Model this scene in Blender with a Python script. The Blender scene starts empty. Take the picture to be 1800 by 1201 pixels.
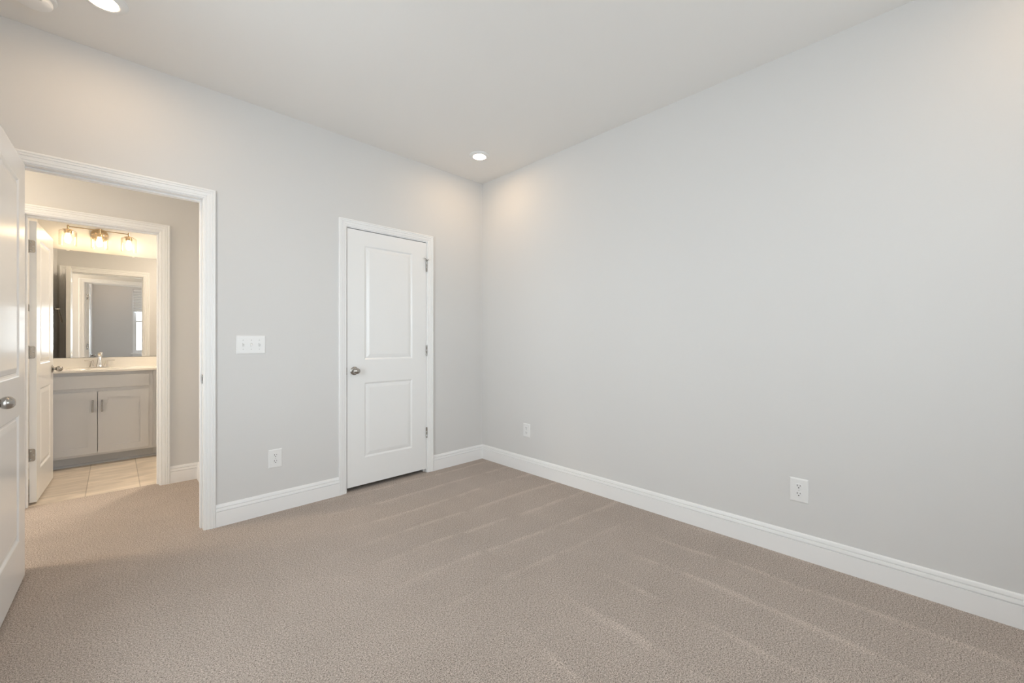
import bpy, bmesh, math
from mathutils import Vector, Matrix

sc = bpy.context.scene
COL = sc.collection
R = math.radians

# ------------------------------------------------------------------ camera, sky, exposure
EYE = 1.167
cam_d = bpy.data.cameras.new('camera')
cam_d.sensor_width = 36.0
cam_d.lens = 718.0 / 1800.0 * 36.0
cam_d.clip_start = 0.02
cam = bpy.data.objects.new('camera', cam_d)
COL.objects.link(cam)
cam.location = (0.0, 0.0, EYE)
cam.rotation_euler = (R(90), 0, -math.atan2(0.698, 0.716))
sc.camera = cam

world = bpy.data.worlds.new('sky')
sc.world = world
world.use_nodes = True
wn = world.node_tree.nodes
bg = wn['Background']
bg.inputs['Color'].default_value = (0.86, 0.93, 1.0, 1)
bg.inputs['Strength'].default_value = 11.3
world.cycles.sampling_method = 'AUTOMATIC'

sc.view_settings.view_transform = 'Standard'
sc.view_settings.look = 'None'
sc.view_settings.gamma = 1.0
sc.view_settings.use_curve_mapping = False
sc.view_settings.exposure = 0.0
sc.cycles.use_denoising = True
sc.cycles.max_bounces = 16
sc.cycles.diffuse_bounces = 10
sc.cycles.glossy_bounces = 6
sc.cycles.transmission_bounces = 8
sc.cycles.transparent_max_bounces = 16
sc.cycles.sample_clamp_indirect = 8.0
sc.cycles.caustics_reflective = False
sc.cycles.caustics_refractive = False

CAN_STRENGTH = 105.0       # recessed lights
BULB_STRENGTH = 34.0     # vanity bulbs
BATH_FILL_STRENGTH = 150.0      # fill light added in the bathroom
HALL_STRENGTH = 125.0      # hall dome light

# main planes (metres)
YB, XR, XL, YR, H = 3.14, 2.647, -0.46, -1.2, 2.743      # bedroom
WT = 0.115
YB2 = YB + WT                     # hall side of the door wall
YH = 4.37; YH2 = YH + WT          # wall between hall and bathroom
XH = 0.52                         # right end of the hall
XHL = -2.0                        # left end of the hall
XBL, XBR, YV = -0.53, 1.3, 6.05   # bathroom


# ------------------------------------------------------------------ materials
def mat(name, color, rough=0.5, metal=0.0, spec=0.5, bump=None):
    m = bpy.data.materials.new(name)
    m.use_nodes = True
    b = m.node_tree.nodes['Principled BSDF']
    b.inputs['Base Color'].default_value = (*color, 1)
    b.inputs['Roughness'].default_value = rough
    b.inputs['Metallic'].default_value = metal
    b.inputs['Specular IOR Level'].default_value = spec
    if bump:
        nt = m.node_tree
        g = nt.nodes.new('ShaderNodeNewGeometry')
        n = nt.nodes.new('ShaderNodeTexNoise')
        n.inputs['Scale'].default_value = bump[0]
        n.inputs['Detail'].default_value = 3
        bp = nt.nodes.new('ShaderNodeBump')
        bp.inputs['Strength'].default_value = bump[1]
        bp.inputs['Distance'].default_value = bump[2]
        nt.links.new(g.outputs['Position'], n.inputs['Vector'])
        nt.links.new(n.outputs['Fac'], bp.inputs['Height'])
        nt.links.new(bp.outputs['Normal'], b.inputs['Normal'])
    return m


def emit(name, color, strength):
    m = bpy.data.materials.new(name)
    m.use_nodes = True
    nt = m.node_tree
    nt.nodes.clear()
    e = nt.nodes.new('ShaderNodeEmission')
    e.inputs['Color'].default_value = (*color, 1)
    e.inputs['Strength'].default_value = strength
    o = nt.nodes.new('ShaderNodeOutputMaterial')
    nt.links.new(e.outputs[0], o.inputs['Surface'])
    return m


def thin_glass(name, tint=(1, 1, 1), edge=0.06):
    m = bpy.data.materials.new(name)
    m.use_nodes = True
    nt = m.node_tree
    nt.nodes.clear()
    t = nt.nodes.new('ShaderNodeBsdfTransparent')
    t.inputs['Color'].default_value = (*tint, 1)
    g = nt.nodes.new('ShaderNodeBsdfGlossy')
    g.inputs['Roughness'].default_value = 0.02
    lw = nt.nodes.new('ShaderNodeLayerWeight')
    lw.inputs['Blend'].default_value = 0.25
    mp = nt.nodes.new('ShaderNodeMath'); mp.operation = 'MULTIPLY_ADD'
    mp.inputs[1].default_value = 0.6; mp.inputs[2].default_value = edge
    mp.use_clamp = True
    mx = nt.nodes.new('ShaderNodeMixShader')
    o = nt.nodes.new('ShaderNodeOutputMaterial')
    nt.links.new(lw.outputs['Facing'], mp.inputs[0])
    nt.links.new(mp.outputs[0], mx.inputs[0])
    nt.links.new(t.outputs[0], mx.inputs[1])
    nt.links.new(g.outputs[0], mx.inputs[2])
    nt.links.new(mx.outputs[0], o.inputs['Surface'])
    return m


def node_math(nt, op, a=None, b=None, c=None, clamp=False):
    n = nt.nodes.new('ShaderNodeMath')
    n.operation = op
    n.use_clamp = clamp
    for i, v in enumerate((a, b, c)):
        if v is None:
            continue
        if isinstance(v, (int, float)):
            n.inputs[i].default_value = v
        else:
            nt.links.new(v, n.inputs[i])
    return n.outputs[0]


def smooth(nt, v, lo, hi):
    n = nt.nodes.new('ShaderNodeMapRange')
    n.interpolation_type = 'SMOOTHSTEP'
    n.inputs['From Min'].default_value = lo
    n.inputs['From Max'].default_value = hi
    nt.links.new(v, n.inputs['Value'])
    return n.outputs['Result']


def carpet_material():
    """cut pile: speckled yarn tips plus vacuum strokes lying in two directions"""
    m = bpy.data.materials.new('carpet_pile')
    m.use_nodes = True
    nt = m.node_tree
    L = nt.links
    b = nt.nodes['Principled BSDF']
    b.inputs['Roughness'].default_value = 0.95
    b.inputs['Specular IOR Level'].default_value = 0.1
    g = nt.nodes.new('ShaderNodeNewGeometry')
    pos = g.outputs['Position']
    sep = nt.nodes.new('ShaderNodeSeparateXYZ')
    L.new(pos, sep.inputs[0])
    px, py = sep.outputs['X'], sep.outputs['Y']

    def noise(scale, detail=2, rough=0.5):
        n = nt.nodes.new('ShaderNodeTexNoise')
        n.inputs['Scale'].default_value = scale
        n.inputs['Detail'].default_value = detail
        n.inputs['Roughness'].default_value = rough
        L.new(pos, n.inputs['Vector'])
        return n.outputs['Fac']
    fine = noise(330, 2, 0.6)
    mid = noise(150, 2, 0.5)
    big = noise(1.6, 3, 0.5)
    blotch = noise(7, 3, 0.55)
    wob = noise(0.9, 2, 0.5)
    # speckle colour
    ramp = nt.nodes.new('ShaderNodeValToRGB')
    e = ramp.color_ramp.elements
    e[0].position = 0.38; e[0].color = (0.105, 0.083, 0.070, 1)
    e[1].position = 0.62; e[1].color = (0.73, 0.635, 0.570, 1)
    k = ramp.color_ramp.elements.new(0.455); k.color = (0.36, 0.308, 0.270, 1)
    k = ramp.color_ramp.elements.new(0.525); k.color = (0.47, 0.408, 0.362, 1)
    mixf = node_math(nt, 'MULTIPLY_ADD', mid, 0.30, node_math(nt, 'MULTIPLY', fine, 0.70))
    L.new(mixf, ramp.inputs['Fac'])

    # vacuum strokes: a thin bright ridge every 0.27 m, fading to one side
    def strokes(coord, across, period, phase, tilt):
        s = node_math(nt, 'MULTIPLY_ADD', across, tilt, coord)
        s = node_math(nt, 'MULTIPLY_ADD', node_math(nt, 'SUBTRACT', wob, 0.5), 0.22, s)
        s = node_math(nt, 'FRACT', node_math(nt, 'MULTIPLY_ADD', s, 1.0 / period, phase))
        up = smooth(nt, s, 0.80, 0.93)
        dn = smooth(nt, s, 0.99, 0.94)
        ridge = node_math(nt, 'MULTIPLY', up, dn)
        rampv = node_math(nt, 'MULTIPLY', node_math(nt, 'SUBTRACT', s, 0.5), 0.045)
        return node_math(nt, 'MULTIPLY_ADD', ridge, 0.135, rampv)
    sa = strokes(py, px, 0.272, 0.32, 0.06)
    sb = strokes(px, py, 0.285, 0.74, 0.015)
    ma = node_math(nt, 'MULTIPLY', smooth(nt, py, 1.25, 1.6), smooth(nt, px, 0.7, 1.5))
    mb = node_math(nt, 'MULTIPLY', smooth(nt, py, 1.25, 0.95), smooth(nt, px, 0.2, 1.2))
    st = node_math(nt, 'ADD', node_math(nt, 'MULTIPLY', sa, ma), node_math(nt, 'MULTIPLY', sb, mb))
    st = node_math(nt, 'MULTIPLY', st, smooth(nt, blotch, 0.30, 0.55))
    v = node_math(nt, 'ADD', 1.0, st)
    v = node_math(nt, 'MULTIPLY_ADD', node_math(nt, 'SUBTRACT', big, 0.5), 0.22, v)
    v = node_math(nt, 'MULTIPLY_ADD', node_math(nt, 'SUBTRACT', blotch, 0.5), 0.12, v)
    vm = nt.nodes.new('ShaderNodeVectorMath'); vm.operation = 'SCALE'
    L.new(ramp.outputs['Color'], vm.inputs[0])
    L.new(v, vm.inputs['Scale'])
    L.new(vm.outputs[0], b.inputs['Base Color'])
    bp = nt.nodes.new('ShaderNodeBump')
    bp.inputs['Strength'].default_value = 0.55
    bp.inputs['Distance'].default_value = 0.006
    L.new(mixf, bp.inputs['Height'])
    L.new(bp.outputs['Normal'], b.inputs['Normal'])
    return m


def tile_material():
    """12 x 24 inch sandy porcelain tile, long side away from the door"""
    m = bpy.data.materials.new('porcelain_tile')
    m.use_nodes = True
    nt = m.node_tree
    L = nt.links
    b = nt.nodes['Principled BSDF']
    b.inputs['Roughness'].default_value = 0.42
    g = nt.nodes.new('ShaderNodeNewGeometry')
    mp = nt.nodes.new('ShaderNodeMapping')
    mp.inputs['Rotation'].default_value = (0, 0, R(90))
    mp.inputs['Location'].default_value = (0.31, 0.155, 0)
    L.new(g.outputs['Position'], mp.inputs['Vector'])
    br = nt.nodes.new('ShaderNodeTexBrick')
    br.offset = 0.33
    br.inputs['Scale'].default_value = 1.0
    br.inputs['Brick Width'].default_value = 0.616
    br.inputs['Row Height'].default_value = 0.308
    br.inputs['Mortar Size'].default_value = 0.003
    br.inputs['Mortar Smooth'].default_value = 0.1
    br.inputs['Color1'].default_value = (0.68, 0.595, 0.50, 1)
    br.inputs['Color2'].default_value = (0.61, 0.53, 0.445, 1)
    br.inputs['Mortar'].default_value = (0.40, 0.34, 0.275, 1)
    L.new(mp.outputs[0], br.inputs['Vector'])
    mp2 = nt.nodes.new('ShaderNodeMapping')
    mp2.inputs['Rotation'].default_value = (0, 0, R(25))
    mp2.inputs['Scale'].default_value = (2.0, 7.0, 1.0)
    L.new(g.outputs['Position'], mp2.inputs['Vector'])
    n = nt.nodes.new('ShaderNodeTexNoise')
    n.inputs['Scale'].default_value = 2.0
    n.inputs['Detail'].default_value = 6
    n.inputs['Distortion'].default_value = 0.8
    L.new(mp2.outputs[0], n.inputs['Vector'])
    v = node_math(nt, 'MULTIPLY_ADD', n.outputs['Fac'], 0.8, 0.56)
    vm = nt.nodes.new('ShaderNodeVectorMath'); vm.operation = 'SCALE'
    L.new(br.outputs['Color'], vm.inputs[0])
    L.new(v, vm.inputs['Scale'])
    L.new(vm.outputs[0], b.inputs['Base Color'])
    return m


M = {}
M['wall'] = mat('wall_paint', (0.680, 0.674, 0.665), 0.75, spec=0.25, bump=(260, 0.12, 0.001))
M['bath_wall'] = mat('bath_wall_paint', (0.680, 0.670, 0.655), 0.6, spec=0.3, bump=(260, 0.12, 0.001))
M['ceiling'] = mat('ceiling_paint', (0.80, 0.785, 0.765), 0.9, spec=0.1, bump=(200, 0.12, 0.001))
M['trim'] = mat('trim_enamel', (0.86, 0.858, 0.855), 0.34)
M['door'] = mat('door_enamel', (0.84, 0.84, 0.835), 0.22)
M['carpet'] = carpet_material()
M['tile'] = tile_material()
M['nickel'] = mat('satin_nickel', (0.42, 0.40, 0.375), 0.27, 1.0)
M['nickel_bright'] = mat('brushed_nickel_bright', (0.78, 0.74, 0.69), 0.18, 1.0)
M['nickel_warm_lit'] = mat('warm_lit_nickel', (0.62, 0.50, 0.35), 0.24, 1.0)  # satin nickel with the warm lamplight put into its colour
M['plastic'] = mat('white_plastic', (0.80, 0.80, 0.795), 0.35)
M['plastic_dark'] = mat('slot_dark', (0.02, 0.02, 0.02), 0.6)
M['screw'] = mat('painted_screw', (0.62, 0.62, 0.61), 0.35)
M['cabinet'] = mat('greige_cabinet_paint', (0.64, 0.655, 0.69), 0.42)
M['toe'] = mat('toe_kick_paint', (0.50, 0.525, 0.56), 0.45)
M['counter'] = mat('cultured_marble', (0.86, 0.83, 0.78), 0.16)
M['rubber'] = mat('white_rubber', (0.75, 0.74, 0.72), 0.6)
M['mirror'] = mat('mirror_silver', (0.95, 0.955, 0.95), 0.0, 1.0)
M['mirror_edge'] = mat('mirror_edge', (0.25, 0.28, 0.27), 0.2)
M['vinyl'] = mat('white_vinyl', (0.82, 0.82, 0.82), 0.35)
M['glass'] = thin_glass('window_glass', (0.97, 0.985, 0.98), 0.05)
M['shade_glass'] = thin_glass('shade_glass', (1.0, 0.985, 0.96), 0.03)
M['blind'] = mat('blind_fabric', (0.78, 0.78, 0.78), 0.9)
_nt = M['blind'].node_tree
_tr = _nt.nodes.new('ShaderNodeBsdfTranslucent'); _tr.inputs['Color'].default_value = (.6, .6, .6, 1)
_mx = _nt.nodes.new('ShaderNodeMixShader'); _mx.inputs[0].default_value = 0.12
_nt.links.new(_nt.nodes['Principled BSDF'].outputs[0], _mx.inputs[1])
_nt.links.new(_tr.outputs[0], _mx.inputs[2])
_nt.links.new(_mx.outputs[0], _nt.nodes['Material Output'].inputs['Surface'])
M['can_lens'] = emit('lit_can_lens', (1.0, 0.70, 0.42), CAN_STRENGTH)
M['bulb'] = emit('lit_filament_bulb', (1.0, 0.76, 0.46), BULB_STRENGTH)
M['hall_lens'] = emit('lit_hall_lens', (1.0, 0.78, 0.52), HALL_STRENGTH)
M['bath_fill_lens'] = emit('lit_bath_fill', (1.0, 0.86, 0.68), BATH_FILL_STRENGTH)
M['closet_dark'] = mat('closet_drywall', (0.30, 0.29, 0.28), 0.9)


# ------------------------------------------------------------------ mesh helpers
def link(name, bm, m, parent=None, smooth_angle=None, loc=None, rot=None):
    bmesh.ops.recalc_face_normals(bm, faces=bm.faces[:])
    me = bpy.data.meshes.new(name)
    if smooth_angle is not None:
        for f in bm.faces:
            f.smooth = True
        for e in bm.edges:
            if len(e.link_faces) == 2 and e.calc_face_angle(0) > R(smooth_angle):
                e.smooth = False
    bm.to_mesh(me)
    bm.free()
    me.materials.append(M[m] if isinstance(m, str) else m)
    o = bpy.data.objects.new(name, me)
    COL.objects.link(o)
    if parent is not None:
        o.parent = parent
    if loc is not None:
        o.location = loc
    if rot is not None:
        o.rotation_euler = rot
    return o


def tag(o, label, cat, group=None, kind=None):
    o['label'] = label
    o['category'] = cat
    if group:
        o['group'] = group
    if kind:
        o['kind'] = kind
    return o


def empty(name, loc, rotz=0.0):
    o = bpy.data.objects.new(name, None)
    o.empty_display_size = 0.05
    COL.objects.link(o)
    o.location = loc
    o.rotation_euler = (0, 0, rotz)
    return o


def box(bm, lo, hi, bevel=0.0, seg=2):
    r = bmesh.ops.create_cube(bm, size=1.0)
    vs = r['verts']
    c = [(a + b) / 2 for a, b in zip(lo, hi)]
    s = [b - a for a, b in zip(lo, hi)]
    for v in vs:
        v.co = Vector((c[i] + v.co[i] * s[i] for i in range(3)))
    if bevel:
        es = list({e for v in vs for e in v.link_edges})
        bmesh.ops.bevel(bm, geom=es, offset=bevel, segments=seg, profile=0.5, affect='EDGES')
    return bm


def boxes(*bs):
    bm = bmesh.new()
    for b in bs:
        box(bm, *b)
    return bm


def lathe(bm, prof, origin=(0, 0, 0), axis='Z', n=32, sx=1.0, sy=1.0):
    """prof = [(radius, along)]; the axis points along +axis (or -axis)"""
    o = Vector(origin)
    ax = {'Z': (Vector((1, 0, 0)), Vector((0, 1, 0)), Vector((0, 0, 1))),
          '-Z': (Vector((1, 0, 0)), Vector((0, 1, 0)), Vector((0, 0, -1))),
          'X': (Vector((0, 1, 0)), Vector((0, 0, 1)), Vector((1, 0, 0))),
          '-X': (Vector((0, 1, 0)), Vector((0, 0, 1)), Vector((-1, 0, 0))),
          'Y': (Vector((1, 0, 0)), Vector((0, 0, 1)), Vector((0, 1, 0))),
          '-Y': (Vector((1, 0, 0)), Vector((0, 0, 1)), Vector((0, -1, 0)))}[axis]
    rings = []
    for r, h in prof:
        if r < 1e-6:
            rings.append([bm.verts.new(o + ax[2] * h)])
        else:
            rings.append([bm.verts.new(o + ax[0] * (r * sx * math.cos(2 * math.pi * k / n))
                                       + ax[1] * (r * sy * math.sin(2 * math.pi * k / n)) + ax[2] * h) for k in range(n)])
    for a, b in zip(rings, rings[1:]):
        if len(a) == 1 and len(b) == 1:
            continue
        for k in range(n):
            k2 = (k + 1) % n
            if len(a) == 1:
                bm.faces.new((a[0], b[k], b[k2]))
            elif len(b) == 1:
                bm.faces.new((a[k], b[0], a[k2]))
            else:
                bm.faces.new((a[k], b[k], b[k2], a[k2]))
    for rr in (rings[0], rings[-1]):
        if len(rr) > 1 and (prof[0] != prof[-1]):
            try:
                bm.faces.new(rr)
            except ValueError:
                pass
    return bm


def tube(bm, pts, r, n=12, closed=False):
    """round tube along a polyline; r may be one radius or a list"""
    P = [Vector(p) for p in pts]
    rs = r if isinstance(r, (list, tuple)) else [r] * len(P)
    rings = []
    up = None
    m = len(P)
    for i, p in enumerate(P):
        if closed:
            d = P[(i + 1) % m] - P[i - 1]
        else:
            d = P[min(i + 1, m - 1)] - P[max(i - 1, 0)]
        d.normalize()
        if up is None:
            up = Vector((0, 0, 1)) if abs(d.z) < 0.9 else Vector((1, 0, 0))
        a = d.cross(up).normalized()
        up = a.cross(d).normalized()
        rings.append([bm.verts.new(p + a * (rs[i] * math.cos(2 * math.pi * k / n)) + up * (rs[i] * math.sin(2 * math.pi * k / n)))
                      for k in range(n)])
    pairs = list(zip(rings, rings[1:])) + ([(rings[-1], rings[0])] if closed else [])
    for a, b in pairs:
        for k in range(n):
            k2 = (k + 1) % n
            bm.faces.new((a[k], a[k2], b[k2], b[k]))
    if not closed:
        bm.faces.new(rings[0])
        bm.faces.new(rings[-1])
    return bm


def wall(name, axis, pos, thick, u0, u1, z0, z1, holes=(), m='wall', label=None):
    """slab standing on the floor. axis 'Y': runs along X at Y=pos..pos+thick; axis 'X': runs along Y."""
    us = sorted({u0, u1, *[h[0] for h in holes], *[h[1] for h in holes]})
    zs = sorted({z0, z1, *[h[2] for h in holes], *[h[3] for h in holes]})
    bm = bmesh.new()
    cache = {}

    def V(i, j, s):
        if (i, j, s) not in cache:
            u, z, t = us[i], zs[j], pos + (thick if s else 0)
            cache[i, j, s] = bm.verts.new((u, t, z) if axis == 'Y' else (t, u, z))
        return cache[i, j, s]

    def solid(i, j):
        if not (0 <= i < len(us) - 1 and 0 <= j < len(zs) - 1):
            return False
        cu, cz = (us[i] + us[i + 1]) / 2, (zs[j] + zs[j + 1]) / 2
        return not any(h[0] < cu < h[1] and h[2] < cz < h[3] for h in holes)
    for i in range(len(us) - 1):
        for j in range(len(zs) - 1):
            if not solid(i, j):
                continue
            for s in (0, 1):
                bm.faces.new((V(i, j, s), V(i + 1, j, s), V(i + 1, j + 1, s), V(i, j + 1, s)))
            for di, dj, a, b in ((-1, 0, (i, j), (i, j + 1)), (1, 0, (i + 1, j), (i + 1, j + 1)),
                                 (0, -1, (i, j), (i + 1, j)), (0, 1, (i, j + 1), (i + 1, j + 1))):
                if not solid(i + di, j + dj):
                    bm.faces.new((V(*a, 0), V(*b, 0), V(*b, 1), V(*a, 1)))
    o = link(name, bm, m)
    return tag(o, label, 'wall', kind='structure')


# ------------------------------------------------------------------ shell
CW_BED, CW_BATH = 0.057, 0.063
HD = 2.05                                           # underside of the head jambs
BD = (-0.353, 0.395)                                # bedroom doorway, jamb faces
CD = (1.284, 1.997)                                 # closet doorway
TD = (-0.4427, 0.262)                               # bathroom doorway
JT = 0.018                                          # jamb thickness


def rough(d):
    return (d[0] - JT, d[1] + JT, 0.0, HD + JT)


W1 = (0.21, 1.08, 0.89, 2.41)
W2 = (1.17, 1.80, 0.89, 2.41)  # unseen opening added for more daylight from the rear
W3 = (1.32, 2.20, 0.45, 2.30)  # unseen opening added for even light, sill lowered to reach the lower walls
W4 = (3.40, 4.22, 0.60, 1.55)  # unseen opening added to bring daylight into the hall

fl = link('floor', boxes(((XHL - WT, YR - WT, -0.15), (XR + WT, 4.44, 0.0))), 'carpet')
tag(fl, 'greige cut pile carpet with vacuum strokes across bedroom and hall', 'carpet', kind='structure')
ft = link('floor_bathroom', boxes(((XHL - WT, 4.44, -0.15), (XR + WT, YV + WT, -0.004))), 'tile')
tag(ft, 'sandy beige long porcelain tiles beyond the bathroom doorway', 'tile floor', kind='structure')
ce = link('ceiling', boxes(((XHL - WT, YR - WT, H), (XR + WT, YV + WT, H + 0.15))), 'ceiling')
tag(ce, 'flat off white painted ceiling with recessed lights', 'ceiling', kind='structure')

wall('wall_back', 'Y', YB, WT, XHL - WT, XR + WT, 0, H, [rough(BD), rough(CD)],
     label='pale grey wall with the closet door and the open doorway')
wall('wall_right', 'X', XR, WT, YR - WT, YB, 0, H, label='long bare pale grey wall on the right')
wall('wall_left', 'X', XL - WT, WT, YR - WT, YB, 0, H, [W3], label='pale grey wall behind the open bedroom door')
wall('wall_rear', 'Y', YR - WT, WT, XL, XR, 0, H, [W1, W2], label='grey wall with a window, seen only in the mirror')
wall('wall_hall_right', 'X', XH, WT, YB2, YH, 0, H, label='narrow end wall at the right of the hall')
wall('wall_hall_far', 'Y', YH, WT, XHL - WT, XR + WT, 0, H, [rough(TD)], label='beige lit hall wall around the bathroom doorway')
wall('wall_hall_left', 'X', XHL - WT, WT, YB2, YH, 0, H, [W4], label='far left end wall of the hall, out of sight')
wall('wall_closet', 'Y', 4.0, 0.1, XH + WT, XR + WT, 0, H, m='closet_dark', label='dark closet wall behind the closed white door')
wall('wall_closet_right', 'X', XR, WT, YB2, 4.0, 0, H, m='closet_dark', label='side wall inside the closed closet')
wall('wall_bathroom_left', 'X', XBL - WT, WT, YH2, YV, 0, H, m='bath_wall', label='bathroom side wall behind the open bathroom door')
wall('wall_bathroom_far', 'Y', YV, WT, XBL - WT, XBR + WT, 0, H, m='bath_wall', label='cream lit bathroom wall carrying mirror and vanity light')
wall('wall_bathroom_right', 'X', XBR, WT, YH2, YV, 0, H, m='bath_wall', label='bathroom wall to the right of the vanity, out of sight')

# baseboards: profile (height, depth)
BP = [(0, 0), (0, .0155), (.0935, .0155), (.0945, .0065), (.0985, .0065), (.0995, .0150), (.1145, .0120), (.1155, .0035), (.1195, .0035),
      (.1205, .0105), (.133, .0075), (.137, .0035), (.138, 0)]


def baseboard(name, axis, pos, sgn, a, b, ma, mb, label):
    """runs from a to b on the wall face at pos; sgn = direction out of the wall; ma/mb = +1 to shorten by the depth at an inside corner"""
    bm = bmesh.new()
    rings = []
    for end, mt, s in ((a, ma, 1), (b, mb, -1)):
        ring = []
        for z, d in BP:
            u = end + s * mt * d
            t = pos + sgn * d
            ring.append(bm.verts.new((u, t, z) if axis == 'Y' else (t, u, z)))
        rings.append(ring)
    n = len(BP)
    for k in range(n):
        bm.faces.new((rings[0][k], rings[0][(k + 1) % n], rings[1][(k + 1) % n], rings[1][k]))
    bm.faces.new(rings[0]); bm.faces.new(rings[1])
    o = link(name, bm, 'trim')
    return tag(o, label, 'baseboard', kind='structure')


baseboard('baseboard_back', 'Y', YB, -1, BD[1] + CW_BED + .006, CD[0] - CW_BED + .008, 0, 0,
          'white baseboard between the open doorway and the closet door')
baseboard('baseboard_back_corner', 'Y', YB, -1, CD[1] + CW_BED + .006, XR, 0, 1,
          'short white baseboard between the closet door and the corner')
baseboard('baseboard_right', 'X', XR, -1, YR, YB, 1, 1, 'long white baseboard along the right wall')
baseboard('baseboard_rear', 'Y', YR, 1, XL, XR, 1, 1, 'white baseboard under the window, behind the viewer')
baseboard('baseboard_left', 'X', XL, 1, YR, YB, 1, 1, 'white baseboard behind the open bedroom door')
baseboard('baseboard_hall', 'Y', YH, -1, TD[1] + CW_BATH + .006, XH, 0, 1, 'short white baseboard in the hall right of the bathroom casing')
baseboard('baseboard_hall_right', 'X', XH, -1, YB2, YH, 0, 1, 'white baseboard on the narrow hall end wall')
baseboard('baseboard_bathroom_left', 'X', XBL, 1, YH2, 5.50, 0, 0, 'white baseboard behind the open bathroom door')
baseboard('baseboard_bathroom_door', 'Y', YH2, 1, TD[1] + .07, XBR, 0, 0, 'white baseboard inside the bathroom right of its doorway')

# casing profile (outward offset from the jamb edge, depth)
CP = [(0, 0), (0, .0075), (.0025, .0095), (.009, .0105), (.0105, .0082), (.0130, .0082), (.0150, .0115), (.028, .0135), (.0295, .0112),
      (.0325, .0112), (.0345, .0155), (.0410, .0160), (.0425, .0138), (.0450, .0138), (.0470, .0178), (.0535, .0178), (.057, .0145), (.057, 0)]


def casing(name, d, y, sgn, cw, parent, reveal=0.005):
    bm = bmesh.new()
    xl, xr, zt = d[0] - reveal, d[1] + reveal, HD + reveal
    k = cw / 0.057
    rings = [[], [], [], []]
    for a, t in CP:
        a *= k
        yy = y + sgn * t
        for r, p in zip(rings, ((xl - a, yy, 0), (xl - a, yy, zt + a), (xr + a, yy, zt + a), (xr + a, yy, 0))):
            r.append(bm.verts.new(p))
    n = len(CP)
    for r0, r1 in zip(rings, rings[1:]):
        for q in range(n):
            bm.faces.new((r0[q], r0[(q + 1) % n], r1[(q + 1) % n], r1[q]))
    bm.faces.new(rings[0]); bm.faces.new(rings[3])
    return link(name, bm, 'trim', parent)


def frame(name, d, y0, y1, stop, cw0, cw1, label):
    """jamb with casings as parts; stop = (y from, y to)"""
    xl, xr = d
    j = link(name, boxes(((xl - JT, y0, 0), (xl, y1, HD)), ((xr, y0, 0), (xr + JT, y1, HD)),
                         ((xl - JT, y0, HD), (xr + JT, y1, HD + JT))), 'trim')
    tag(j, label, 'door frame', kind='structure')
    link('door_stop', boxes(((xl, stop[0], 0), (xl + .011, stop[1], HD - .011), .003), ((xr - .011, stop[0], 0), (xr, stop[1], HD - .011), .003),
                            ((xl, stop[0], HD - .011), (xr, stop[1], HD), .003)), 'trim', j)
    if cw0:
        casing('casing', d, y0, -1, cw0, j)
    if cw1:
        casing('casing', d, y1, 1, cw1, j)
    return j


t1 = frame('trim_1', BD, YB, YB2, (YB + .038, YB + .073), CW_BED, CW_BED, 'white moulded frame of the open bedroom doorway')
t2 = frame('trim_2', CD, YB, YB2, (YB + .038, YB + .073), CW_BED, None, 'white moulded frame around the closed closet door')
t3 = frame('trim_3', TD, YH, YH2, (YH + .040, YH + .077), CW_BATH, CW_BATH, 'white moulded frame of the bathroom doorway across the hall')

# strike plate on the right jamb of the bedroom doorway
sp = bmesh.new()
box(sp, (BD[1] - .0018, YB + .004, .905), (BD[1] + .0002, YB + .034, .963), .0006, 1)
link('strike_plate', sp, 'nickel', t1)
sp = bmesh.new()
box(sp, (BD[1] - .0022, YB + .011, .921), (BD[1] - .0014, YB + .025, .947))
link('strike_hole', sp, 'plastic_dark', t1)


# ------------------------------------------------------------------ doors
def panel_face(bm, y, sgn, w, h, panels):
    """one moulded face: flat with two sunk raised panels. sgn = outward direction along y"""
    prof = [(0, 0), (.004, -.0015), (.011, -.0075), (.018, -.0078), (.022, -.0055), (.040, -.0018), (.045, -.0012)]
    xs = [0, panels[0][0], panels[0][1], w]
    zs = [0] + [z for p in panels for z in (p[2], p[3])] + [h]
    cache = {}

    def V(i, j):
        if (i, j) not in cache:
            cache[i, j] = bm.verts.new((xs[i], y, zs[j]))
        return cache[i, j]
    for i in range(3):
        for j in range(len(zs) - 1):
            if i == 1 and j in (1, 3):
                continue
            bm.faces.new((V(i, j), V(i + 1, j), V(i + 1, j + 1), V(i, j + 1)))
    for j in (1, 3):
        prev = [V(1, j), V(2, j), V(2, j + 1), V(1, j + 1)]
        x0, x1, z0, z1 = xs[1], xs[2], zs[j], zs[j + 1]
        for off, d in prof[1:]:
            cur = [bm.verts.new(p) for p in ((x0 + off, y + sgn * d, z0 + off), (x1 - off, y + sgn * d, z0 + off),
                                             (x1 - off, y + sgn * d, z1 - off), (x0 + off, y + sgn * d, z1 - off))]
            for k in range(4):
                bm.faces.new((prev[k], prev[(k + 1) % 4], cur[(k + 1) % 4], cur[k]))
            prev = cur
        bm.faces.new(prev)
    n = len(zs)
    return [V(0, 0), V(3, 0), V(3, n - 1), V(0, n - 1)], cache, n


def door_bm(w, h, t=.035, stile=.138):
    bm = bmesh.new()
    panels = [(stile, w - stile, .212, .808), (stile, w - stile, .988, h - .112)]
    c0, k0, n = panel_face(bm, 0.0, -1, w, h, panels)
    c1, k1, n = panel_face(bm, t, 1, w, h, panels)
    for i in range(3):
        for j in (0, n - 1):
            bm.faces.new((k0[i, j], k0[i + 1, j], k1[i + 1, j], k1[i, j]))
    for j in range(n - 1):
        for i in (0, 3):
            bm.faces.new((k0[i, j], k0[i, j + 1], k1[i, j + 1], k1[i, j]))
    return bm


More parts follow.
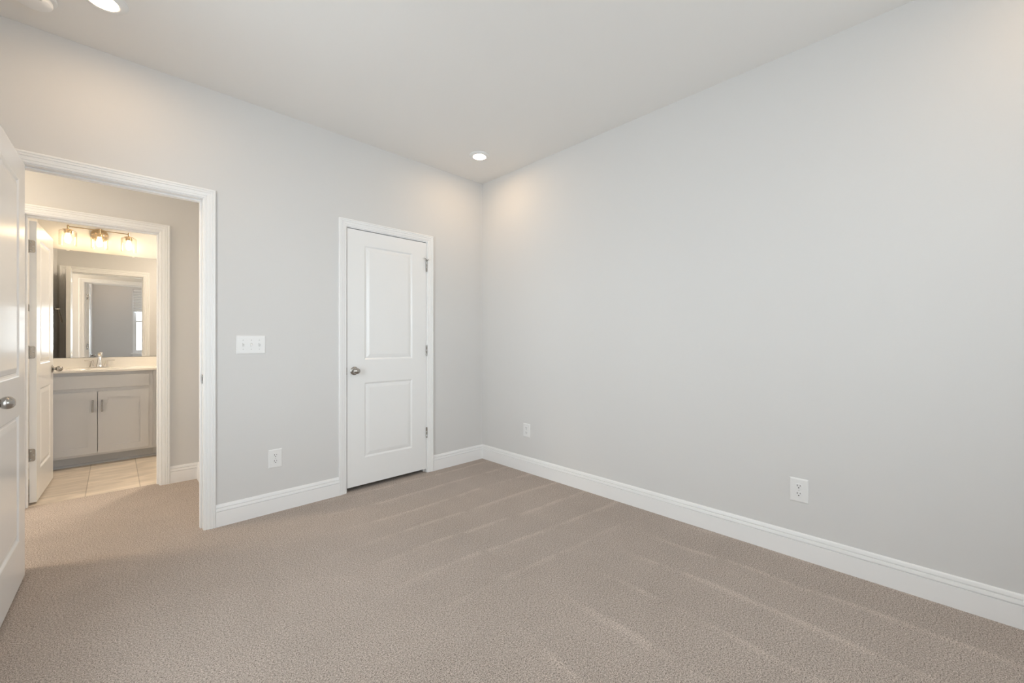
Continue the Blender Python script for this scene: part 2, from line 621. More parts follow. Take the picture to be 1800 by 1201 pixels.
ROSE = [(0, 0), (.032, 0), (.0325, .003), (.030, .006), (.022, .009), (.0125, .011)]
NECK = [(.0125, .010), (.0105, .016), (.0110, .024)]
EGG = [(.0112, .022), (.0165, .0245), (.0215, .030), (.0245, .037), (.0250, .044), (.0235, .051), (.0195, .057), (.0130, .0615), (0, .0635)]


def knob(parent, x, z, y, sgn):
    ax = 'Y' if sgn > 0 else '-Y'
    k = bmesh.new()
    lathe(k, NECK, (x, y, z), ax, 24)
    lathe(k, EGG, (x, y, z), ax, 32, sx=1.12, sy=0.96)
    ko = link('door_knob', k, 'nickel', parent, 40)
    r = bmesh.new()
    lathe(r, ROSE, (x, y, z), ax, 36)
    link('rosette', r, 'nickel', ko, 40)
    return ko


def hinge(parent, z, y, leaf=True, pin_x=-.0015, t=.035):
    """barrel at the hinge edge (local x=0) on face y=0; leaf let into the edge"""
    hb = bmesh.new()
    lathe(hb, [(0, -.0475), (.0040, -.0475), (.0062, -.0455), (.0062, -.0155), (.0058, -.0150), (.0062, -.0145), (.0062, .0145),
               (.0058, .0150), (.0062, .0155), (.0062, .0455), (.0040, .0475), (0, .0475)], (pin_x, y - .0045, z), 'Z', 16)
    ho = link('hinge', hb, 'nickel', parent, 40)
    if leaf:
        lb = bmesh.new()
        # leaf plate in the door edge, rounded at the inner corners
        pts = [(-.003, -.0445)]
        rr, Lw = .012, .030
        for k in range(7):
            a = R(-90 + 15 * k)
            pts.append((Lw - rr + rr * math.cos(a), -.0445 + rr + rr * math.sin(a)))
        for k in range(7):
            a = R(15 * k)
            pts.append((Lw - rr + rr * math.cos(a), .0445 - rr + rr * math.sin(a)))
        pts.append((-.003, .0445))
        f0 = [lb.verts.new((-.0022, y + p[0], z + p[1])) for p in pts]
        f1 = [lb.verts.new((.0004, y + p[0], z + p[1])) for p in pts]
        lb.faces.new(f0); lb.faces.new(f1)
        for k in range(len(pts)):
            q = (k + 1) % len(pts)
            lb.faces.new((f0[k], f0[q], f1[q], f1[k]))
        link('leaf', lb, 'nickel', ho)
        for dy, dz in ((.010, .030), (.020, .0), (.010, -.030)):
            s = bmesh.new()
            lathe(s, [(0, 0), (.0042, 0), (.0036, .0010), (.0012, .0004), (0, .0004)], (-.0021, y + dy, z + dz), '-X', 14)
            link('hinge_screw', s, 'screw', ho, 40)
    return ho


def latch(parent, w, z, t=.035):
    b = bmesh.new()
    box(b, (w - .0004, t / 2 - .0125, z - .0285), (w + .0010, t / 2 + .0125, z + .0285), .0006, 1)
    box(b, (w + .0005, t / 2 - .0065, z - .008), (w + .0085, t / 2 + .0065, z + .008), .003, 2)
    return link('latch_plate', b, 'nickel', parent)


def make_door(name, w, h, loc, rotz, knob_z, hinge_zs, label, leaf=True, kx=None):
    d = link(name, door_bm(w, h), 'door', None, None, loc, (0, 0, rotz))
    tag(d, label, 'door', kind='structure')
    kx = w - .064 if kx is None else kx
    knob(d, kx, knob_z - loc[2], 0.0, -1)
    knob(d, kx, knob_z - loc[2], .035, 1)
    latch(d, w, knob_z - loc[2])
    hs = [hinge(d, z - loc[2], 0.0, leaf) for z in hinge_zs]
    return d, hs


# bedroom door: hinged on the doorway's left jamb, swung right round into the room
bw = BD[1] - BD[0] - .006
d1, h1 = make_door('door_1', bw, 2.028, (BD[0] + .003, YB - .012, .014), R(-91.4), .934, (1.845, 1.09, .352),
                   'white two panel bedroom door standing open at the left edge')
# closet door, closed, hinges on the right: local x runs to the left, so mirror it by turning half round
cw_ = CD[1] - CD[0] - .007
d2 = link('door_2', door_bm(cw_, 2.010), 'door', None, None, (CD[0] + .0035, YB + .001, .033))
tag(d2, 'closed white two panel closet door near the room corner', 'door', kind='structure')
knob(d2, .056, .938 - .033, 0.0, -1)
knob(d2, .056, .938 - .033, .035, 1)
for z in (1.835, 1.086, .356):
    hb = bmesh.new()
    lathe(hb, [(0, -.0475), (.0040, -.0475), (.0064, -.0455), (.0064, -.0155), (.0060, -.0150), (.0064, -.0145), (.0064, .0145),
               (.0060, .0150), (.0064, .0155), (.0064, .0455), (.0040, .0475), (0, .0475)], (cw_ + .0020, -.0050, z - .033), 'Z', 16)
    ho = link('hinge', hb, 'nickel', d2, 40)
    if z > 1.5:
        zz = z - .033 + .053
        s = bmesh.new()
        lathe(s, [(.004, -.004), (.0105, -.004), (.0105, .003), (.004, .003)], (cw_ + .002, -.005, zz), 'Z', 16)
        tube(s, [(cw_ + .002, -.011, zz), (cw_ - .012, -.022, zz + .006), (cw_ - .040, -.030, zz + .016)], .0032, 10)
        tube(s, [(cw_ + .002, -.011, zz), (cw_ + .010, -.026, zz + .008)], .0032, 10)
        st = link('hinge_pin_stop', s, 'nickel', ho, 40)
        rb = bmesh.new()
        lathe(rb, [(0, 0), (.0075, 0), (.0085, .003), (.006, .008), (0, .0085)], (cw_ + .010, -.026, zz + .008), '-Y', 14)
        tube(rb, [(cw_ - .037, -.029, zz + .015), (cw_ - .044, -.031, zz + .0175)], [.0058, .0062], 12)
        link('stop_bumper', rb, 'rubber', ho, 40)
# strike edge seen on the closet latch side
sp = bmesh.new()
box(sp, (CD[0] - .0006, YB - .0008, .910), (CD[0] + .0022, YB + .0100, .966), .0005, 1)
link('strike_plate', sp, 'nickel', t2)

# bathroom door, hinged left, swung into the bathroom
tw = TD[1] - TD[0] - .006
d3 = link('door_3', door_bm(tw, 2.020), 'door', None, None, (TD[0] + .0115, YH2 + .012, .012))
# local x along the door from the hinge, local y towards the left wall side (swap by a mirrored turn)
d3.rotation_euler = (0, 0, R(87.6))
d3.location = (TD[0] + .0115 + .0335, YH2 + .012, .012)
tag(d3, 'white two panel bathroom door standing open beyond the hall', 'door', kind='structure')
knob(d3, tw - .064, .938 - .012, 0.0, -1)
knob(d3, tw - .064, .938 - .012, .035, 1)
latch(d3, tw, .938 - .012)
for z in (1.848, 1.090, .352):
    zz = z - .012
    hb = bmesh.new()
    lathe(hb, [(0, -.0475), (.0040, -.0475), (.0060, -.0455), (.0060, -.0155), (.0056, -.0150), (.0060, -.0145), (.0060, .0145),
               (.0056, .0150), (.0060, .0155), (.0060, .0455), (.0040, .0475), (0, .0475)], (-.0035, .0405, zz), 'Z', 16)
    ho = link('hinge', hb, 'nickel', d3, 40)
    lb = bmesh.new()
    pts = [(.041, -.0445)]
    rr, Lw = .012, .006
    for k in range(7):
        a = R(-90 - 15 * k)
        pts.append((Lw + rr + rr * math.cos(a), -.0445 + rr + rr * math.sin(a)))
    for k in range(7):
        a = R(180 - 15 * k)
        pts.append((Lw + rr + rr * math.cos(a), .0445 - rr + rr * math.sin(a)))
    pts.append((.041, .0445))
    f0 = [lb.verts.new((-.0022, p[0], zz + p[1])) for p in pts]
    f1 = [lb.verts.new((.0004, p[0], zz + p[1])) for p in pts]
    lb.faces.new(f0); lb.faces.new(f1)
    for k in range(len(pts)):
        q = (k + 1) % len(pts)
        lb.faces.new((f0[k], f0[q], f1[q], f1[k]))
    link('leaf', lb, 'nickel', ho)
    for dy, dz in ((.027, .030), (.015, .0), (.027, -.030)):
        s = bmesh.new()
        lathe(s, [(0, 0), (.0042, 0), (.0036, .0012), (.0012, .0006), (0, .0006)], (-.0021, dy, zz + dz), '-X', 14)
        link('hinge_screw', s, 'screw', ho, 40)

# ------------------------------------------------------------------ windows
def window(name, x0, x1, z0, z1, loc, rotz, label, blind_label, hx):
    """built for a wall whose room face is y=0 with the room towards +y, then turned; hx = sill horn lengths"""
    ya = -WT
    fr = bmesh.new()
    box(fr, (x0, ya + .01, z0), (x0 + .035, ya + .075, z1))
    box(fr, (x1 - .035, ya + .01, z0), (x1, ya + .075, z1))
    box(fr, (x0 + .035, ya + .01, z0), (x1 - .035, ya + .075, z0 + .035))
    box(fr, (x0 + .035, ya + .01, z1 - .035), (x1 - .035, ya + .075, z1))
    w = link(name, fr, 'vinyl', None, None, loc, (0, 0, rotz))
    tag(w, label, 'window', kind='structure')
    zm = (z0 + z1) / 2
    for (za, zb, yy) in ((z0 + .035, zm + .018, ya + .045), (zm - .018, z1 - .035, ya + .018)):
        s = bmesh.new()
        xa, xb = x0 + .035, x1 - .035
        box(s, (xa, yy, za), (xa + .032, yy + .026, zb))
        box(s, (xb - .032, yy, za), (xb, yy + .026, zb))
        box(s, (xa + .032, yy, za), (xb - .032, yy + .026, za + .036))
        box(s, (xa + .032, yy, zb - .036), (xb - .032, yy + .026, zb))
        so = link('sash', s, 'vinyl', w)
        g = bmesh.new()
        box(g, (xa + .0322, yy + .011, za + .0362), (xb - .0322, yy + .013, zb - .0362))
        link('pane', g, 'glass', so)
    s = bmesh.new()
    box(s, (x0 - hx, -.035, z0 - .022), (x1 + hx, .035, z0 - .001), .005, 2)
    box(s, (x0 - hx + .03, 0, z0 - .085), (x1 + hx - .03, .014, z0 - .022), .003, 1)
    link('sill', s, 'trim', w)
    # pleated blind, partly lowered
    b = bmesh.new()
    n, zt, zl = 24, z1 - .045, z1 - .51
    f = [(ya + .088 + (.008 if k % 2 else 0.0), zt + (zl - zt) * k / n) for k in range(n + 1)]
    A = [b.verts.new((x0 + .006, y, z)) for y, z in f] + [b.verts.new((x0 + .006, y + .006, z)) for y, z in reversed(f)]
    B = [b.verts.new((x1 - .006, y, z)) for y, z in f] + [b.verts.new((x1 - .006, y + .006, z)) for y, z in reversed(f)]
    for k in range(len(A)):
        q = (k + 1) % len(A)
        b.faces.new((A[k], A[q], B[q], B[k]))
    b.faces.new(A); b.faces.new(B)
    if blind_label:
        bl = link('window_blind', b, 'blind', None, None, loc, (0, 0, rotz))
        tag(bl, blind_label, 'blind')
        r_ = bmesh.new()
        box(r_, (x0 + .005, ya + .083, z1 - .048), (x1 - .005, ya + .112, z1 - .002), .003, 1)
        link('head_rail', r_, 'vinyl', bl)
        r_ = bmesh.new()
        box(r_, (x0 + .005, ya + .085, zl - .022), (x1 - .005, ya + .110, zl + .001), .003, 1)
        link('bottom_rail', r_, 'vinyl', bl)
    else:
        b.free()
    # sky portal in the opening (guides daylight sampling)
    pl = bpy.data.lights.new('sky_portal', 'AREA')
    pl.shape = 'RECTANGLE'
    pl.size, pl.size_y = x1 - x0, z1 - z0
    pl.cycles.is_portal = True
    po = bpy.data.objects.new('sky_portal', pl)
    COL.objects.link(po)
    rm = Matrix.Rotation(rotz, 4, 'Z')
    po.matrix_world = Matrix.Translation(loc) @ rm @ Matrix.Translation(((x0 + x1) / 2, ya - .02, (z0 + z1) / 2)) @ Matrix.Rotation(R(90), 4, 'X')


window('window_1', *W1, (0, YR, 0), 0, 'white rear window whose left half shows in the bathroom mirror',
       'grey pleated blind half lowered in the mirrored window', .035)
window('added_window_2', *W2, (0, YR, 0), 0, 'white rear window added for more daylight, out of frame', None, .035)  # unseen window added to light the open door's face
# side wall: local x runs along -Y
window('added_window_3', -W3[1], -W3[0], W3[2], W3[3], (XL, 0, 0), R(-90), 'white side window added for even daylight, out of frame', None, .035)  # unseen window added to even out the light in the bedroom
window('added_window_4', -W4[1], -W4[0], W4[2], W4[3], (XHL, 0, 0), R(-90), 'white window added at the hall end for daylight, out of frame', None, .035)  # unseen window added to brighten the hall wall lower down


# ------------------------------------------------------------------ ceiling lights
def can(x, y, label, visible=True):
    t = empty('recessed_light', (x, y, H))
    tag(t, label, 'ceiling light', 'recessed lights in the bedroom ceiling')
    b = bmesh.new()
    lathe(b, [(.0525, -.013), (.056, -.0145), (.062, -.0140), (.074, -.0100), (.083, -.0050), (.086, -.0015), (.086, 0), (.0525, 0),
              (.0525, -.013)], (0, 0, 0), 'Z', 48)
    link('trim_ring', b, 'plastic', t, 50)
    b = bmesh.new()
    lathe(b, [(0, -.0190), (.022, -.0180), (.040, -.0160), (.0525, -.0125), (.0525, -.004), (0, -.004)], (0, 0, 0), 'Z', 48)
    link('lens', b, 'can_lens', t, 50)
    return t


can(2.218, 2.67, 'lit recessed ceiling light nearest the room corner')
can(-.035, 2.66, 'lit recessed ceiling light cut by the top edge, beside smoke detector')
can(2.218, -.55, 'recessed ceiling light out of frame, behind warm glow on right wall')
can(-.035, -.60, 'recessed ceiling light behind the viewer, out of frame')

sd = empty('smoke_detector', (-.265, 2.84, H))
tag(sd, 'white round smoke detector on the ceiling at top left', 'smoke detector')
b = bmesh.new()
lathe(b, [(0, 0), (.077, 0), (.078, -.004), (.076, -.012), (.060, -.013), (.058, -.019), (0, -.019)], (0, 0, 0), 'Z', 48)
link('mounting_plate', b, 'plastic', sd, 35)
b = bmesh.new()
lathe(b, [(0, -.0165), (.060, -.0165), (.0635, -.019), (.0645, -.028), (.062, -.036), (.054, -.042), (.034, -.0455), (0, -.047)], (0, 0, 0), 'Z', 48)
link('cover', b, 'plastic', sd, 35)
b = bmesh.new()
box(b, (.012, -.050, -.0440), (.034, -.044, -.0415), .0008, 1)
link('indicator_window', b, 'screw', sd)



def disc(name, x, y, label, lens):
    hl = empty(name, (x, y, H))
    tag(hl, label, 'ceiling light')
    b = bmesh.new()
    lathe(b, [(0, 0), (.15, 0), (.155, -.006), (.153, -.034), (.150, -.037), (.146, -.034), (.144, -.022), (0, -.022)], (0, 0, 0), 'Z', 48)
    link('pan', b, 'nickel', hl, 35)
    b = bmesh.new()
    lathe(b, [(.1435, -.0225), (.140, -.027), (.120, -.030), (.06, -.0315), (0, -.032)], (0, 0, 0), 'Z', 48)
    link('diffuser', b, lens, hl, 60)


disc('disc_light', -1.30, 3.80, 'round flush ceiling light in the hall, out of sight', 'hall_lens')
disc('disc_light', 1.0, 5.40, 'round fill light added on the bathroom ceiling, out of sight', 'bath_fill_lens')  # unseen fill light added to brighten the vanity cabinets


# ------------------------------------------------------------------ switch and outlets
def plate_bm(w, h, t=.0055):
    bm = bmesh.new()
    lo = [(-w / 2, 0, -h / 2), (w / 2, 0, -h / 2), (w / 2, 0, h / 2), (-w / 2, 0, h / 2)]
    prev = [bm.verts.new(p) for p in lo]
    bm.faces.new(prev)
    for off, d in ((.0, .0012), (.0015, .0032), (.0045, .0048), (.007, t)):
        cur = [bm.verts.new(p) for p in ((-w / 2 + off, -d, -h / 2 + off), (w / 2 - off, -d, -h / 2 + off),
                                         (w / 2 - off, -d, h / 2 - off), (-w / 2 + off, -d, h / 2 - off))]
        for k in range(4):
            bm.faces.new((prev[k], prev[(k + 1) % 4], cur[(k + 1) % 4], cur[k]))
        prev = cur
    bm.faces.new(prev)
    return bm


def screw(parent, x, z, y=-.0055):
    s = bmesh.new()
    lathe(s, [(0, 0), (.0034, 0), (.0030, .0010), (0, .0013)], (x, y, z), '-Y', 16)
    return link('screw', s, 'screw', parent, 40)


def outlet(loc, rotz, w, h, label):
    t = empty('wall_outlet', loc, rotz)
    tag(t, label, 'outlet', 'duplex wall outlets')
    link('cover_plate', plate_bm(w, h), 'plastic', t)
    for dz in (.0205, -.0205):
        r_ = bmesh.new()
        pts = []
        for k in range(40):
            a = 2 * math.pi * k / 40
            x_, z_ = .0178 * math.cos(a), .0178 * math.sin(a)
            z_ = max(-.0145, min(.0145, z_))
            pts.append((x_, z_))
        f0 = [r_.verts.new((p[0], -.004, dz + p[1])) for p in pts]
        f1 = [r_.verts.new((p[0], -.0068, dz + p[1])) for p in pts]
        f2 = [r_.verts.new((p[0] * .95, -.0074, dz + p[1] * .95)) for p in pts]
        for a_, b_ in ((f0, f1), (f1, f2)):
            for k in range(40):
                q = (k + 1) % 40
                r_.faces.new((a_[k], a_[q], b_[q], b_[k]))
        r_.faces.new(f2)
        ro = link('receptacle', r_, 'plastic', t)
        s = bmesh.new()
        box(s, (-.0078, -.0078, dz + .0005), (-.0052, -.0072, dz + .0100))
        box(s, (.0052, -.0078, dz + .0015), (.0074, -.0072, dz + .0090))
        lathe(s, [(0, 0), (.0030, 0), (.0030, .0006), (0, .0006)], (0, -.0072, dz - .0065), '-Y', 14)
        link('slots', s, 'plastic_dark', ro)
    screw(t, 0, 0)
    return t


outlet((.793, YB, .366), 0, .084, .126, 'white outlet on the door wall below the light switch')
outlet((XR, 2.525, .372), R(-90), .084, .122, 'white outlet on the right wall nearest the corner')
outlet((XR, .497, .365), R(-90), .085, .128, 'white outlet on the right wall nearest the viewer')

sw = empty('light_switch', (.651, YB, 1.146), 0)
tag(sw, 'white triple toggle light switch between doorway and closet', 'light switch')
link('cover_plate', plate_bm(.168, .122), 'plastic', sw)
for i, dx in enumerate((-.046, 0, .046)):
    s = bmesh.new()
    up = -1 if i == 1 else 1
    box(s, (dx - .0052, -.0066, -.0120), (dx + .0052, -.0052, .0120))
    q = link('toggle', s, 'screw', sw)
    s = bmesh.new()
    vs = []
    for (y, z, hw, hz) in ((-.005, 0.0, .0046, .0085), (-.011, .004 * up, .0042, .0062), (-.017, .0085 * up, .0036, .0042)):
        vs.append([s.verts.new((dx + a * hw, y, z + b_ * hz)) for a, b_ in ((-1, -1), (1, -1), (1, 1), (-1, 1))])
    for a, b_ in zip(vs, vs[1:]):
        for k in range(4):
            s.faces.new((a[k], a[(k + 1) % 4], b_[(k + 1) % 4], b_[k]))
    s.faces.new(vs[0]); s.faces.new(vs[-1])
    link('lever', s, 'plastic', q)
    screw(sw, dx, .030)
    screw(sw, dx, -.030)

# ------------------------------------------------------------------ bathroom vanity
FY = 5.52                      # cabinet face
CT = 0.879                     # underside of the counter


def shaker(bm, x0, x1, z0, z1, y, t=.019, fw=.062):
    """shaker door: frame with a recessed flat panel, front at y"""
    b = [(x0, z0), (x1, z0), (x1, z1), (x0, z1)]
    i = [(x0 + fw, z0 + fw), (x1 - fw, z0 + fw), (x1 - fw, z1 - fw), (x0 + fw, z1 - fw)]
    back = [bm.verts.new((p[0], y + t, p[1])) for p in b]
    fo = [bm.verts.new((p[0], y + .0015, p[1])) for p in b]
    f1 = [bm.verts.new((p[0] + (.0015 if p[0] == x0 else -.0015), y, p[1] + (.0015 if p[1] == z0 else -.0015))) for p in b]
    f2 = [bm.verts.new((p[0], y, p[1])) for p in i]
    f3 = [bm.verts.new((p[0], y + .009, p[1])) for p in i]
    bm.faces.new(back)
    for a, c in ((back, fo), (fo, f1), (f1, f2), (f2, f3)):
        for k in range(4):
            bm.faces.new((a[k], a[(k + 1) % 4], c[(k + 1) % 4], c[k]))
    bm.faces.new(f3)


def bar_pull(parent, x, z, y, vertical=True, L=.112):
    s = bmesh.new()
    if vertical:
        box(s, (x - .0065, y - .028, z - L / 2), (x + .0065, y - .020, z + L / 2), .0015, 2)
        for dz in (-L / 2 + .010, L / 2 - .010):
            box(s, (x - .005, y - .021, z + dz - .005), (x + .005, y + .001, z + dz + .005))
    else:
        box(s, (x - L / 2, y - .028, z - .0065), (x + L / 2, y - .020, z + .0065), .0015, 2)
        for dx in (-L / 2 + .010, L / 2 - .010):
            box(s, (x + dx - .005, y - .021, z - .005), (x + dx + .005, y + .001, z + .005))
    return link('pull_handle', s, 'nickel', parent)


def cabinet_body(x0, x1, parent):
    b = bmesh.new()
    yb = YV - .002
    yf = FY + .018
    box(b, (x0, yf, .092), (x0 + .018, yb, CT))
    box(b, (x1 - .018, yf, .092), (x1, yb, CT))
    box(b, (x0 + .018, yf, .092), (x1 - .018, yb - .01, .110))
    box(b, (x0 + .018, yb - .01, .092), (x1 - .018, yb, CT))
    # face frame
    box(b, (x0, FY - .001, .092), (x0 + .050, FY + .018, CT))
    box(b, (x1 - .034, FY - .001, .092), (x1, FY + .018, CT))
    for za, zc in ((.835, CT), (.680, .740), (.092, .130)):
        box(b, (x0 + .050, FY - .001, za), (x1 - .034, FY + .018, zc))
    body = link('carcass', b, 'cabinet', parent)
    k = bmesh.new()
    box(k, (x0, FY + .073, -.002), (x1, FY + .085, .094))
    # quarter round along the floor
    prof = [(0, 0)] + [(.019 * math.cos(R(a)), .019 * math.sin(R(a))) for a in range(0, 91, 15)]
    A = [k.verts.new((x0, FY + .073 - p[0], -.003 + p[1])) for p in prof]
    B = [k.verts.new((x1, FY + .073 - p[0], -.003 + p[1])) for p in prof]
    for q in range(len(prof)):
        k.faces.new((A[q], A[(q + 1) % len(prof)], B[(q + 1) % len(prof)], B[q]))
    k.faces.new(A); k.faces.new(B)
    link('toe_kick', k, 'toe', parent)
    return body


xs0, xs1 = XBL + .001, .2845
vc = empty('vanity_cabinet', ((xs0 + xs1) / 2, FY, 0))
tag(vc, 'grey shaker sink cabinet with two doors in the bathroom', 'cabinet', 'vanity cabinets under the counter')
ox = -(xs0 + xs1) / 2
cabinet_body(xs0 + ox, xs1 + ox, vc)
for o in vc.children:
    o.location.y = -FY
f = bmesh.new()
box(f, (-.472 + ox, -.0195, .726), (.252 + ox, -.0005, .847), .0015, 1)
link('false_drawer_front', f, 'cabinet', vc)
for (x0, x1, hx) in ((-.472, -.1125, -.142), (-.1085, .252, -.080)):
    f = bmesh.new()
    shaker(f, x0 + ox, x1 + ox, .113, .693, -.0195, .019)
    do = link('cabinet_door', f, 'cabinet', vc)
    bar_pull(do, hx + ox, .559, -.0195)

xd0, xd1 = .286, .69
dc = empty('drawer_cabinet', ((xd0 + xd1) / 2, FY, 0))
tag(dc, 'grey drawer cabinet peeking out right of the sink cabinet', 'cabinet', 'vanity cabinets under the counter')
ox = -(xd0 + xd1) / 2
b0 = cabinet_body(xd0 + ox, xd1 + ox, dc)
for o in dc.children:
    o.location.y = -FY
for (z0, z1) in ((.726, .847), (.420, .693), (.113, .405)):
    f = bmesh.new()
    box(f, (.307 + ox, -.0195, z0), (.664 + ox, -.0005, z1), .0015, 1)
    dr = link('drawer', f, 'cabinet', dc)
    bar_pull(dr, 0.485 + ox, (z0 + z1) / 2, -.0195, False)

# counter with an integral oval bowl and backsplash
ct = bmesh.new()
cx, cy, rx, ry = -.105, 5.745, .215, .150
x0, x1, y0, y1, zt, zb = XBL + .001, .705, FY - .032, YV - .001, .899, CT + .0005
n = 64
rim = []
for k in range(n):
    a = 2 * math.pi * k / n
    rim.append((cx + rx * math.cos(a), cy + ry * math.sin(a)))


def to_rect(px_, py_):
    dx, dy = px_ - cx, py_ - cy
    s = min((x1 - cx) / dx if dx > 1e-9 else 1e9, (x0 - cx) / dx if dx < -1e-9 else 1e9,
            (y1 - cy) / dy if dy > 1e-9 else 1e9, (y0 - cy) / dy if dy < -1e-9 else 1e9)
    return cx + dx * s, cy + dy * s


out = [to_rect(*p) for p in rim]
# snap the nearest ray ends to the rectangle corners
for c in ((x0, y0), (x1, y0), (x1, y1), (x0, y1)):
    k = min(range(n), key=lambda i: (out[i][0] - c[0]) ** 2 + (out[i][1] - c[1]) ** 2)
    out[k] = c
levels = [[ct.verts.new((p[0], p[1], zb)) for p in out], [ct.verts.new((p[0], p[1], zt - .003)) for p in out],
          [ct.verts.new((p[0] + (.003 if p[0] == x0 else -.003 if p[0] == x1 else 0), p[1] + (.003 if p[1] == y0 else -.003 if p[1] == y1 else 0), zt)) for p in out],
          [ct.verts.new((p[0], p[1], zt)) for p in rim]]
for s_, dz in ((.97, .004), (.93, .016), (.85, .050), (.70, .090), (.45, .118), (.12, .128)):
    levels.append([ct.verts.new((cx + (p[0] - cx) * s_, cy + (p[1] - cy) * s_, zt - dz)) for p in rim])
for a, c in zip(levels, levels[1:]):
    for k in range(n):
        ct.faces.new((a[k], a[(k + 1) % n], c[(k + 1) % n], c[k]))
ct.faces.new(levels[-1])
co = link('countertop', ct, 'counter', None, 30)
tag(co, 'cream cultured marble vanity top with integral sink bowl', 'countertop')
b = bmesh.new()
box(b, (x0, YV - .021, zt - .001), (x1, YV - .001, 1.000), .003, 2)
link('backsplash', b, 'counter', co)
b = bmesh.new()
lathe(b, [(0, 0), (.021, 0), (.021, .003), (.015, .004), (0, .0025)], (cx, cy, zt - .1282), 'Z', 24)
link('drain', b, 'nickel', co, 40)

# faucet
fx, fy = -.103, 5.935
fa = empty('faucet', (fx, fy, zt))
tag(fa, 'brushed nickel two handle faucet on the vanity top', 'faucet')
b = bmesh.new()
box(b, (-.080, -.026, 0), (.080, .026, .011), .004, 2)
link('base_plate', b, 'nickel_bright', fa)


def taper(bm, x, y, secs):
    """square column, secs = [(z, halfx, halfy, dy)]"""
    rings = [[bm.verts.new((x + a * hx, y + dy + c * hy, z)) for a, c in ((-1, -1), (1, -1), (1, 1), (-1, 1))] for z, hx, hy, dy in secs]
    for r0, r1 in zip(rings, rings[1:]):
        for k in range(4):
            bm.faces.new((r0[k], r0[(k + 1) % 4], r1[(k + 1) % 4], r1[k]))
    bm.faces.new(rings[0]); bm.faces.new(rings[-1])


b = bmesh.new()
taper(b, 0, 0, [(.008, .025, .024, 0), (.040, .020, .019, 0), (.085, .0150, .0150, 0), (.118, .0135, .0140, 0), (.132, .0130, .0135, -.001)])
taper_pts = [(.128, 0), (.140, -.02), (.142, -.05), (.134, -.085), (.120, -.108)]
rings = []
for i, (z, y) in enumerate(taper_pts):
    hw = [.013, .0135, .013, .0125, .012][i]
    th = [.014, .012, .011, .010, .009][i]
    nz = [(.0, -1.0), (.5, -.85), (1, 0), (.9, .35), (.8, .55)][i]
    rings.append([b.verts.new((sx * hw, y + nz[1] * th * st * -1 * -1 * 0 + 0, z + st * th)) for sx, st in ((-1, -1), (1, -1), (1, 1), (-1, 1))])
for r0, r1 in zip(rings, rings[1:]):
    for k in range(4):
        b.faces.new((r0[k], r0[(k + 1) % 4], r1[(k + 1) % 4], r1[k]))
b.faces.new(rings[0]); b.faces.new(rings[-1])
bmesh.ops.bevel(b, geom=[e for e in b.edges if e.is_manifold], offset=.0018, segments=2, profile=.5, affect='EDGES')
link('spout', b, 'nickel_bright', fa, 40)
for s_ in (-1, 1):
    b = bmesh.new()
    taper(b, s_ * .052, 0, [(.008, .026, .024, 0), (.030, .019, .018, 0), (.055, .012, .012, 0), (.068, .010, .010, 0), (.072, .0095, .0095, 0)])
    bmesh.ops.bevel(b, geom=b.edges[:], offset=.0018, segments=2, profile=.5, affect='EDGES')
    ho = link('faucet_handle', b, 'nickel_bright', fa, 40)
    b = bmesh.new()
    box(b, (min(s_ * .042, s_ * .110), -.007, .071), (max(s_ * .042, s_ * .110), .007, .078), .0025, 2)
    link('lever', b, 'nickel_bright', ho, 40)

# mirror
mi = bmesh.new()
box(mi, (XBL + .02, YV - .006, 1.004), (.350, YV - .0005, 2.085))
for v in mi.verts:
    v.co -= Vector((-.08, YV - .006, 0))
mo = link('vanity_mirror', mi, 'mirror', None, None, (-.08, YV - .010, 0), (0, 0, R(-0.45)))
tag(mo, 'large frameless mirror above the vanity reflecting the doorways', 'mirror')
for x in (-.33, .15):
    b = bmesh.new()
    box(b, (x + .08 - .012, -.0025, 2.078), (x + .08 + .012, .0055, 2.092), .001, 1)
    link('mirror_clip', b, 'screw', mo)

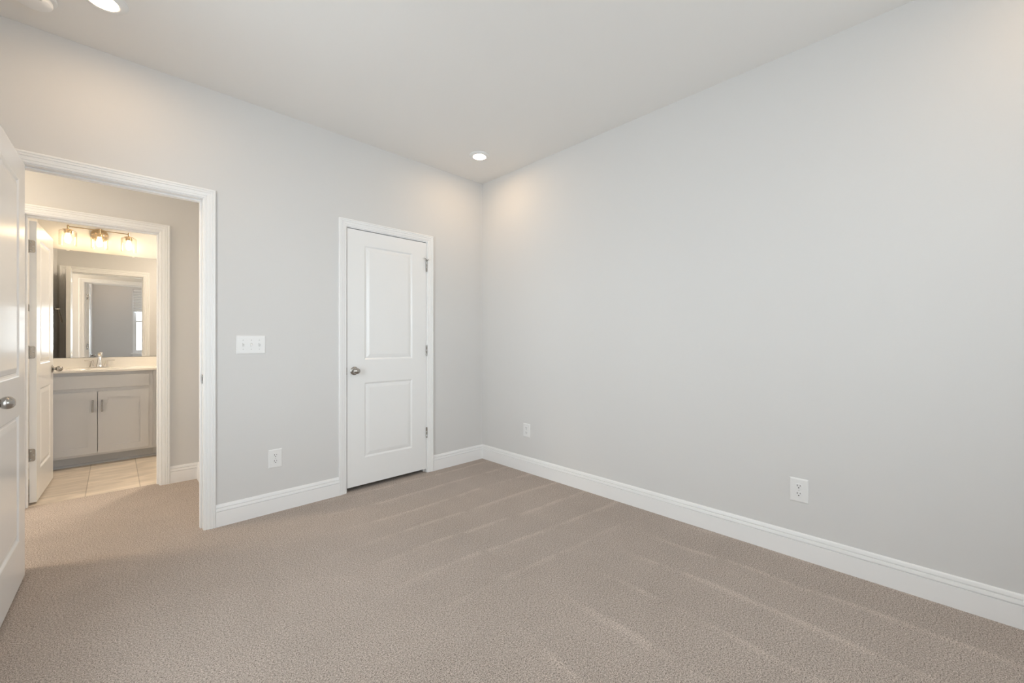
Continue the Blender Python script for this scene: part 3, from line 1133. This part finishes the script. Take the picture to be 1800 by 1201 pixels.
# vanity light
vl = empty('vanity_light', (-.105, YV, 2.285))
tag(vl, 'three light nickel vanity fixture, warm light in its colour, clear glass shades', 'wall lamp')
b = bmesh.new()
lathe(b, [(0, .001), (.066, .001), (.068, .006), (.066, .018), (.060, .024), (.030, .027), (0, .028)], (0, 0, -.012), '-Y', 48)
link('wall_plate', b, 'nickel_warm_lit', vl, 35)
b = bmesh.new()
tube(b, [(-.228, -.090, .022), (.228, -.090, .022)], .0048, 14)
tube(b, [(0, -.02, -.005), (0, -.060, .006), (0, -.090, .022)], .0065, 14)
link('arm', b, 'nickel_warm_lit', vl, 40)
for dx in (-.22, 0, .22):
    b = bmesh.new()
    P = (dx, -.090, 0)
    lathe(b, [(0, .036), (.0075, .036), (.0085, .033), (.0085, -.004), (.012, -.008), (.037, -.0095), (.039, -.013), (.037, -.0165),
              (.027, -.0175), (.027, -.044), (.024, -.048), (0, -.048)], P, 'Z', 40)
    so = link('lamp_socket', b, 'nickel_warm_lit', vl, 35)
    b = bmesh.new()
    lathe(b, [(.028, -.0185), (.056, -.020), (.0625, -.026), (.0635, -.034), (.0635, -.166), (.0612, -.166), (.0612, -.034), (.060, -.028),
              (.054, -.0225), (.028, -.021), (.028, -.0185)], P, 'Z', 48)
    link('glass_shade', b, 'shade_glass', so, 40)
    b = bmesh.new()
    lathe(b, [(0, -.047), (.013, -.047), (.014, -.060), (.019, -.075), (.0235, -.092), (.024, -.104), (.020, -.118), (.011, -.128), (0, -.131)], P, 'Z', 28)
    link('bulb', b, 'bulb', so, 60)

# towel ring on the side wall, seen in the mirror
tr = empty('towel_ring', (XBL, 4.80, 1.555), 0)
tag(tr, 'nickel towel ring behind the bathroom door, reflected in mirror', 'towel ring')
b = bmesh.new()
lathe(b, [(0, .0005), (.026, .0005), (.027, .005), (.024, .009), (.010, .012), (.008, .040), (.011, .043), (.011, .050), (0, .052)], (0, 0, 0), 'X', 28)
link('mount', b, 'nickel_bright', tr, 35)
b = bmesh.new()
tl = R(12)
pts = []
for k in range(40):
    a = 2 * math.pi * k / 40
    yy, zz = .078 * math.sin(a), -.082 + .078 * math.cos(a)
    pts.append((.034 - zz * math.sin(tl), yy, zz * math.cos(tl)))
tube(b, pts, .0042, 10, closed=True)
link('ring', b, 'nickel_bright', tr, 60)
